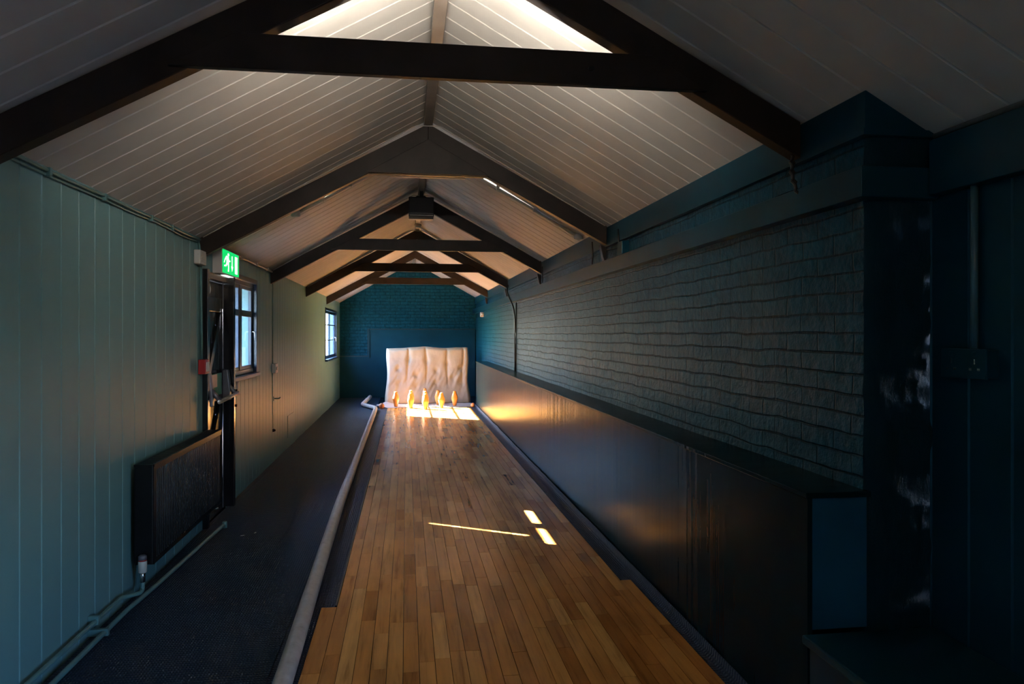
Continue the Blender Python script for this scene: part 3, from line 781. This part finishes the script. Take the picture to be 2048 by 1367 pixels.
# ------------------------------------------------------------------ small wall fittings, left
# exit sign
e = empty('exit_sign', (XL, 6.55, 2.0), 'lit green running man emergency exit sign above the fire door', 'exit sign')
ya, yb, za, zb = 6.24, 6.86, 1.99, 2.197
bm = bmesh.new(); bx(bm, XL + .001, XL + .075, ya, yb, za, zb); obj('sign_case', bm, 'white_plastic', e, bevel=.004)
fx = XL + .0755
face = box_obj('sign_face', (fx, fx + .002, ya + .02, yb - .02, za + .008, zb - .008), 'green', e)
def sy(t): return ya + .02 + (yb - ya - .04) * t
def sz(t): return za + .008 + (zb - za - .016) * t
def figure(bm, polys):
    for p in polys: prism(bm, [(sy(a), sz(b)) for a, b in p], 'x', fx + .002, fx + .0032)
bm = bmesh.new()
figure(bm, [[(.30, .90), (.36, .90), (.38, .84), (.36, .78), (.30, .78), (.28, .84)],               # head
            [(.20, .76), (.34, .76), (.36, .50), (.22, .46)],                                       # torso
            [(.20, .76), (.24, .76), (.16, .58), (.10, .56), (.11, .60)], [(.10, .56), (.15, .60), (.10, .44), (.06, .44)],  # rear arm
            [(.32, .74), (.38, .60), (.44, .62), (.44, .56), (.36, .53), (.30, .62)],               # front arm
            [(.22, .48), (.30, .48), (.20, .30), (.08, .28), (.08, .34), (.17, .36)],               # rear leg
            [(.27, .49), (.36, .50), (.37, .30), (.36, .10), (.30, .10), (.32, .30)]])              # front leg
obj('running_man', bm, 'lit_white', face)
bm = bmesh.new(); figure(bm, [[(.54, .84), (.58, .84), (.58, .36), (.54, .36)], [(.50, .38), (.62, .38), (.56, .16)]])
obj('down_arrow', bm, 'lit_white', face)
bm = bmesh.new(); figure(bm, [[(.74, .88), (.90, .88), (.90, .10), (.74, .10)]]); obj('doorway_mark', bm, 'lit_white', face)
box_obj('downlight_strip', (XL + .02, XL + .06, ya + .2, yb - .12, za - .003, za + .001), 'lit_white', e)

e = empty('alarm_sounder', (XL, 5.80, 2.07), 'small off white box on the wall left of the exit sign', 'alarm sounder')
box_obj('case', (XL + .001, XL + .05, 5.71, 5.88, 2.015, 2.12), 'white_plastic', e, bevel=.008)
bm = bmesh.new()
for k in range(4): bx(bm, XL + .05, XL + .053, 5.74, 5.85, 2.035 + k * .018, 2.043 + k * .018)
obj('grille', bm, 'white_plastic', e)
e = empty('fire_call_point', (XL, 5.9, 1.25), 'red fire alarm call point beside the door frame', 'call point')
box_obj('case', (XL + .001, XL + .055, 5.83, 5.94, 1.195, 1.305), 'red_plastic', e, bevel=.005)
box_obj('press_glass', (XL + .055, XL + .059, 5.85, 5.92, 1.215, 1.285), 'paper', e)
bm = bmesh.new(); tube(bm, [(XL + .012, 5.865, 2.012), (XL + .012, 5.89, 1.31)], .009, 10)
tag(obj('conduit', bm, 'teal_pipe', smooth=True), 'teal conduit dropping from the sounder box to the red call point', 'conduit')
e = empty('switch_box', (XL, 8.98, 1.09), 'small off white thermostat box between the two windows', 'thermostat')
box_obj('case', (XL + .001, XL + .045, 8.90, 9.06, 1.04, 1.15), 'white_plastic', e, bevel=.006)
bm = bmesh.new(); tube(bm, [(XL + .045, 8.98, 1.095), (XL + .052, 8.98, 1.095)], .02, 14); obj('dial', bm, 'alu', e)
bm = bmesh.new(); tube(bm, [(XL + .008, 8.93, 2.12), (XL + .008, 8.93, 1.15)], .006, 8); tube(bm, [(XL + .006, 8.93, 1.04), (XL + .006, 8.95, .40)], .004, 8)
tag(obj('wall_cable', bm, 'teal_pipe', smooth=True), 'thin cable running down the green wall through the thermostat box', 'cable')
e = empty('wall_peg', (XL, 9.05, .75), 'small pale peg on the green wall below the thermostat', 'peg')
bm = bmesh.new(); tube(bm, fillet([(XL, 9.05, .735), (XL + .06, 9.05, .735), (XL + .075, 9.05, .75)], .02), .008, 10); obj('stem', bm, 'teal_pipe', e, smooth=True)
box_obj('back_plate', (XL, XL + .006, 9.02, 9.08, .71, .76), 'teal_pipe', e)
tag(box_obj('access_panel', (XL + .001, XL + .008, 10.05, 10.55, .13, .42), 'sage', bevel=.002), 'small flush access panel low on the green wall', 'panel')
tag(box_obj('wall_notice', (XL + .001, XL + .006, 6.96, 7.16, .98, 1.09), 'paper'), 'small white notice under the first window', 'notice')
bm = bmesh.new(); lathe(bm, [(.02, 0), (.02, .004), (.012, .03), (.002, .034)], 12)
o = obj('wall_bolt', bm, 'black_metal', smooth=True); o.location = (XL, 8.97, .37); o.rotation_euler = (0, PI / 2, 0)
tag(o, 'small dark bolt low on the green wall under the thermostat', 'bolt')

# cables along the eaves
def run(y0, y1, x, z, wob, n=60, seed=0):
    return [(x + wob * .4 * noise.noise(Vector((t * 9, seed, 1))), y0 + (y1 - y0) * t, z + wob * noise.noise(Vector((t * 11, seed, 0)))) for t in [k / n for k in range(n + 1)]]
e = empty('eaves_cable', (XL, 2, 2.2), 'teal painted cable pair following the top of the green wall', 'cable')
bm = bmesh.new(); tube(bm, run(-2, 5.82, XL + .018, 2.205, .018), .009, 8); obj('thick_cable', bm, 'teal_pipe', e, smooth=True)
bm = bmesh.new(); tube(bm, run(-2, 5.80, XL + .012, 2.186, .02, seed=3), .0055, 8); obj('thin_cable', bm, 'teal_pipe', e, smooth=True)
for y in (3.45, 4.05, 4.75, 5.15): box_obj('cable_clip', (XL, XL + .03, y - .012, y + .012, 2.18, 2.218), 'teal_pipe', e, bevel=.003)
bm = bmesh.new(); tube(bm, fillet([(XL + .012, 5.80, 2.19), (XL + .012, 5.83, 2.16), (XL + .012, 5.84, 2.12)], .02), .007, 8); obj('drop', bm, 'teal_pipe', e, smooth=True)
e = empty('eaves_trunking', (XL, 7.4, 2.2), 'pale conduit with clips from the exit sign to the third truss', 'conduit')
bm = bmesh.new(); tube(bm, run(6.2, 8.8, XL + .02, 2.212, .008), .012, 8); obj('tube', bm, 'cable_grey', e, smooth=True)
for y in (6.4, 7.2, 7.9, 8.5): box_obj('clip', (XL, XL + .038, y - .025, y + .025, 2.195, 2.23), 'cable_grey', e, bevel=.004)

# cables hugging the near faces of the trusses
def slope_cable(y, lab, mat, r, off=.012, droop=.01, xa=XL + .03, xb=XR - .05):
    pts = []
    for k in range(81):
        x = xa + (xb - xa) * k / 80
        z = min(ceil_z(x), RZ - .055) - off - droop * abs(noise.noise(Vector((x * 2.3, y, 0))))
        pts.append((x, y, z))
    bm = bmesh.new(); tube(bm, pts, r, 6)
    return tag(obj('slope_cable', bm, mat, smooth=True), lab, 'cable')
slope_cable(5.855, 'thin pale cable following the near face of the second truss', 'cable_grey', .004)
slope_cable(8.805, 'thin pale cable following the near face of the third truss', 'cable_grey', .005)
slope_cable(11.805, 'thin pale cable following the near face of the fourth truss', 'cable_grey', .006)
# conduits on the slopes beyond the second truss
def slope_pipe(xa, xb, y, lab, boxx):
    e = empty('ceiling_conduit', ((xa + xb) / 2, y, ceil_z((xa + xb) / 2)), lab, 'conduit')
    bm = bmesh.new(); tube(bm, [(xa, y, ceil_z(xa) - .018), (xb, y, ceil_z(xb) - .018)], .014, 10); obj('tube', bm, 'white_plastic', e, smooth=True)
    z = ceil_z(boxx)
    bm = bmesh.new(); lathe(bm, [(.035, -.045), (.04, -.04), (.04, -.004), (.035, .012)], 20, (boxx, y, z)); obj('junction_box', bm, 'white_plastic', e, smooth=True)
    for t in (.3, .62):
        x = xa + (xb - xa) * t
        bm = bmesh.new(); bx(bm, x - .015, x + .015, y - .022, y + .022, ceil_z(x) - .036, ceil_z(x) + .006); obj('saddle', bm, 'white_plastic', e, bevel=.004)
    return e
slope_pipe(-.95, -.2, 6.65, 'white conduit with round junction box on the left ceiling slope', -.955)
slope_pipe(.50, 1.56, 6.65, 'white conduit running down the right ceiling slope', 1.565)

# ------------------------------------------------------------------ black box under the third truss apex
e = empty('hanging_speaker', (RX, 8.6, 2.8), 'black box speaker hung under the apex of the third truss', 'speaker')
box_obj('cabinet', (.025, .31, 8.50, 8.78, 2.835, 3.06), 'black_metal', e, bevel=.006)
box_obj('front_grille', (.035, .30, 8.492, 8.50, 2.87, 3.05), 'cable_black', e)
box_obj('bottom_lip', (.03, .305, 8.487, 8.52, 2.805, 2.831), 'black_metal', e, bevel=.002)
box_obj('pale_edge', (.035, .30, 8.488, 8.499, 2.846, 2.852), 'cable_grey', e)
box_obj('hanging_bracket', (.15, .19, 8.6, 8.64, 3.06, 3.15), 'black_metal', e)
e = empty('smoke_detector', (RX, 11.2, 3.14), 'white round detector on the ridge beyond the black speaker', 'smoke detector')
bm = bmesh.new(); lathe(bm, [(.05, -.002), (.055, -.02), (.05, -.028)], 24, (RX, 11.2, 3.145)); obj('base', bm, 'white_plastic', e, smooth=True)
bm = bmesh.new(); lathe(bm, [(.04, -.028), (.042, -.04), (.03, -.055), (.01, -.058)], 24, (RX, 11.2, 3.145)); obj('sensor_dome', bm, 'white_plastic', e, smooth=True)

# ------------------------------------------------------------------ right wall fittings
e = empty('motion_sensor', (XR, 15.9, 1.92), 'small off white sensor box high on the brick wall', 'sensor')
box_obj('case', (XR - .075, XR + .01, 15.85, 15.99, 1.865, 1.965), 'white_plastic', e, bevel=.008)
bm = bmesh.new(); lathe(bm, [(.03, 0), (.03, .01), (.012, .03), (.002, .032)], 16); o = obj('lens', bm, 'paper', None, smooth=True)
o.parent = e; o.rotation_euler = (PI / 2, 0, 0); o.location = (-.035, -.05, -.005)
e = empty('drop_cable', (XR, 11.1, 1.5), 'black cables looping down the brick wall from the fourth truss', 'cable')
bm = bmesh.new(); tube(bm, fillet([(XR - .05, 11.7, 2.27), (XR - .10, 11.45, 2.15), (XR - .085, 11.2, 2.02), (XR - .04, 11.12, 1.9), (XR - .02, 11.1, 1.7), (XR - .02, 11.1, .935)], .12), .012, 8); obj('main_cable', bm, 'cable_black', e, smooth=True)
bm = bmesh.new(); tube(bm, [(XR - .018, 11.0, 1.97), (XR - .018, 11.03, .935)], .008, 8); obj('second_cable', bm, 'cable_black', e, smooth=True)
e = empty('taped_cable', (XR - .05, 2.9, 2.15), 'glossy black twisted cables hanging at the foot of the nearest truss', 'cable')
for k, (a, b) in enumerate(((0, 0), (.012, .018))):
    bm = bmesh.new(); pts = []
    for j in range(25):
        t = j / 24; w = .006 * math.sin(t * 30 + k * PI)
        pts.append((XR - .075 + a + .03 * t + w - .02 * math.sin(t * PI), 2.86 + b * .5 - .02 * t, 2.235 - .19 * t + .004 * math.cos(t * 30)))
    tube(bm, pts, .006, 8); obj('strand', bm, 'cable_black', e, smooth=True)
for i, (y, lb) in enumerate(((5.5, 'black cable tail hanging beside the second truss foot'), (6.3, 'black cable tail hanging just past the second truss foot'), (8.7, 'black cable tail hanging at the third truss foot'))):
    bm = bmesh.new(); tube(bm, fillet([(XR - .045, y, 2.30), (XR - .045, y - .02, 2.2), (XR - .04, y + .02, 2.11)], .05), .007, 8)
    tag(obj('cable_tail', bm, 'cable_black', smooth=True), lb, 'cable', 'short cable drops above the brick wall')
bm = bmesh.new(); bx(bm, XR - .05, XR + .02, 5.38, 5.5, 2.10, 2.20)
tag(obj('wall_fitting', bm, 'teal_flat', bevel=.004), 'small teal painted block above the rail near the second truss', 'fitting')
# double socket with its conduit on the near right wall
e = empty('double_socket', (XR2, 2.25, 1.40), 'dark teal double power socket on the near right wall', 'socket')
box_obj('back_box', (XR2 - .04, XR2 + .001, 2.15, 2.345, 1.355, 1.445), 'teal_flat', e, bevel=.004)
fp = box_obj('face_plate', (XR2 - .05, XR2 - .04, 2.145, 2.35, 1.35, 1.45), 'teal_flat', e, bevel=.003)
for yc in (2.195, 2.30):
    bm = bmesh.new(); 
    for dy, dz, w, h in ((0, .008, .003, .008), (-.018, -.018, .006, .004), (.018, -.018, .006, .004)): bx(bm, XR2 - .0515, XR2 - .05, yc + dy - w, yc + dy + w, 1.40 + dz - h, 1.40 + dz + h)
    obj('socket_pins', bm, 'chrome', fp)
    box_obj('rocker_switch', (XR2 - .054, XR2 - .05, yc - .007, yc + .007, 1.425, 1.44), 'teal_flat', fp, bevel=.001)
bm = bmesh.new(); tube(bm, [(XR2 - .018, 2.235, 2.0), (XR2 - .018, 2.235, 1.446)], .012, 12)
cd = obj('socket_conduit', bm, 'dim_teal_pipe', smooth=True)
tag(cd, 'blue teal conduit dropping to the double socket', 'conduit')

# litter
for i, (x, y, a, lb) in enumerate(((-1.22, 5.72, .3, 'larger scrap of white paper on the carpet past the radiator'), (-1.13, 5.78, 1.2, 'smaller scrap of white paper on the carpet past the radiator'))):
    bm = bmesh.new(); prism(bm, [(0, 0), (.03, .004), (.028, .009), (.001, .007)], 'z', 0, .003)
    o = obj('paper_scrap', bm, 'paper'); o.location = (x, y, .0); o.rotation_euler = (0, 0, a); tag(o, lb, 'litter', 'paper scraps')

# ------------------------------------------------------------------ outside: yard, with unseen fence and eaves added to shape the sun
struct(box_obj('ground', (-60, 40, -40, 80, -.4, -.15), 'plaster_out'), 'pale paved yard outside', 'ground')
e = empty('added_sun_fence', (-2.35, 8.4, 0), 'unseen timber fence added to shape the sun through the first window', 'fence')  # added out of view to cut the sun into patches on the lane
bm = bmesh.new()
for k in range(14): bx(bm, -2.33, -2.31, (7.0 + k * .17 if k < 3 else 7.025 + k * .17), (7.17 + k * .17 if k < 3 else 7.195 + k * .17), -.15, 2.2)  # gap left to throw a streak of sun on the lane
obj('added_fence_boards', bm, 'timber', e)
for y in (7.05, 8.2, 9.28): box_obj('post', (-2.42, -2.34, y, y + .08, -.15, 2.13), 'timber', e)  # posts of the added sun fence
e = struct(box_obj('added_eaves_trim', (-2.02, -1.70, 4.5, 10, 2.045, 2.10), 'timber'), 'unseen eaves board added to cut the sun at the first window', 'eaves')  # unseen, added to cut off the top of the sun patches
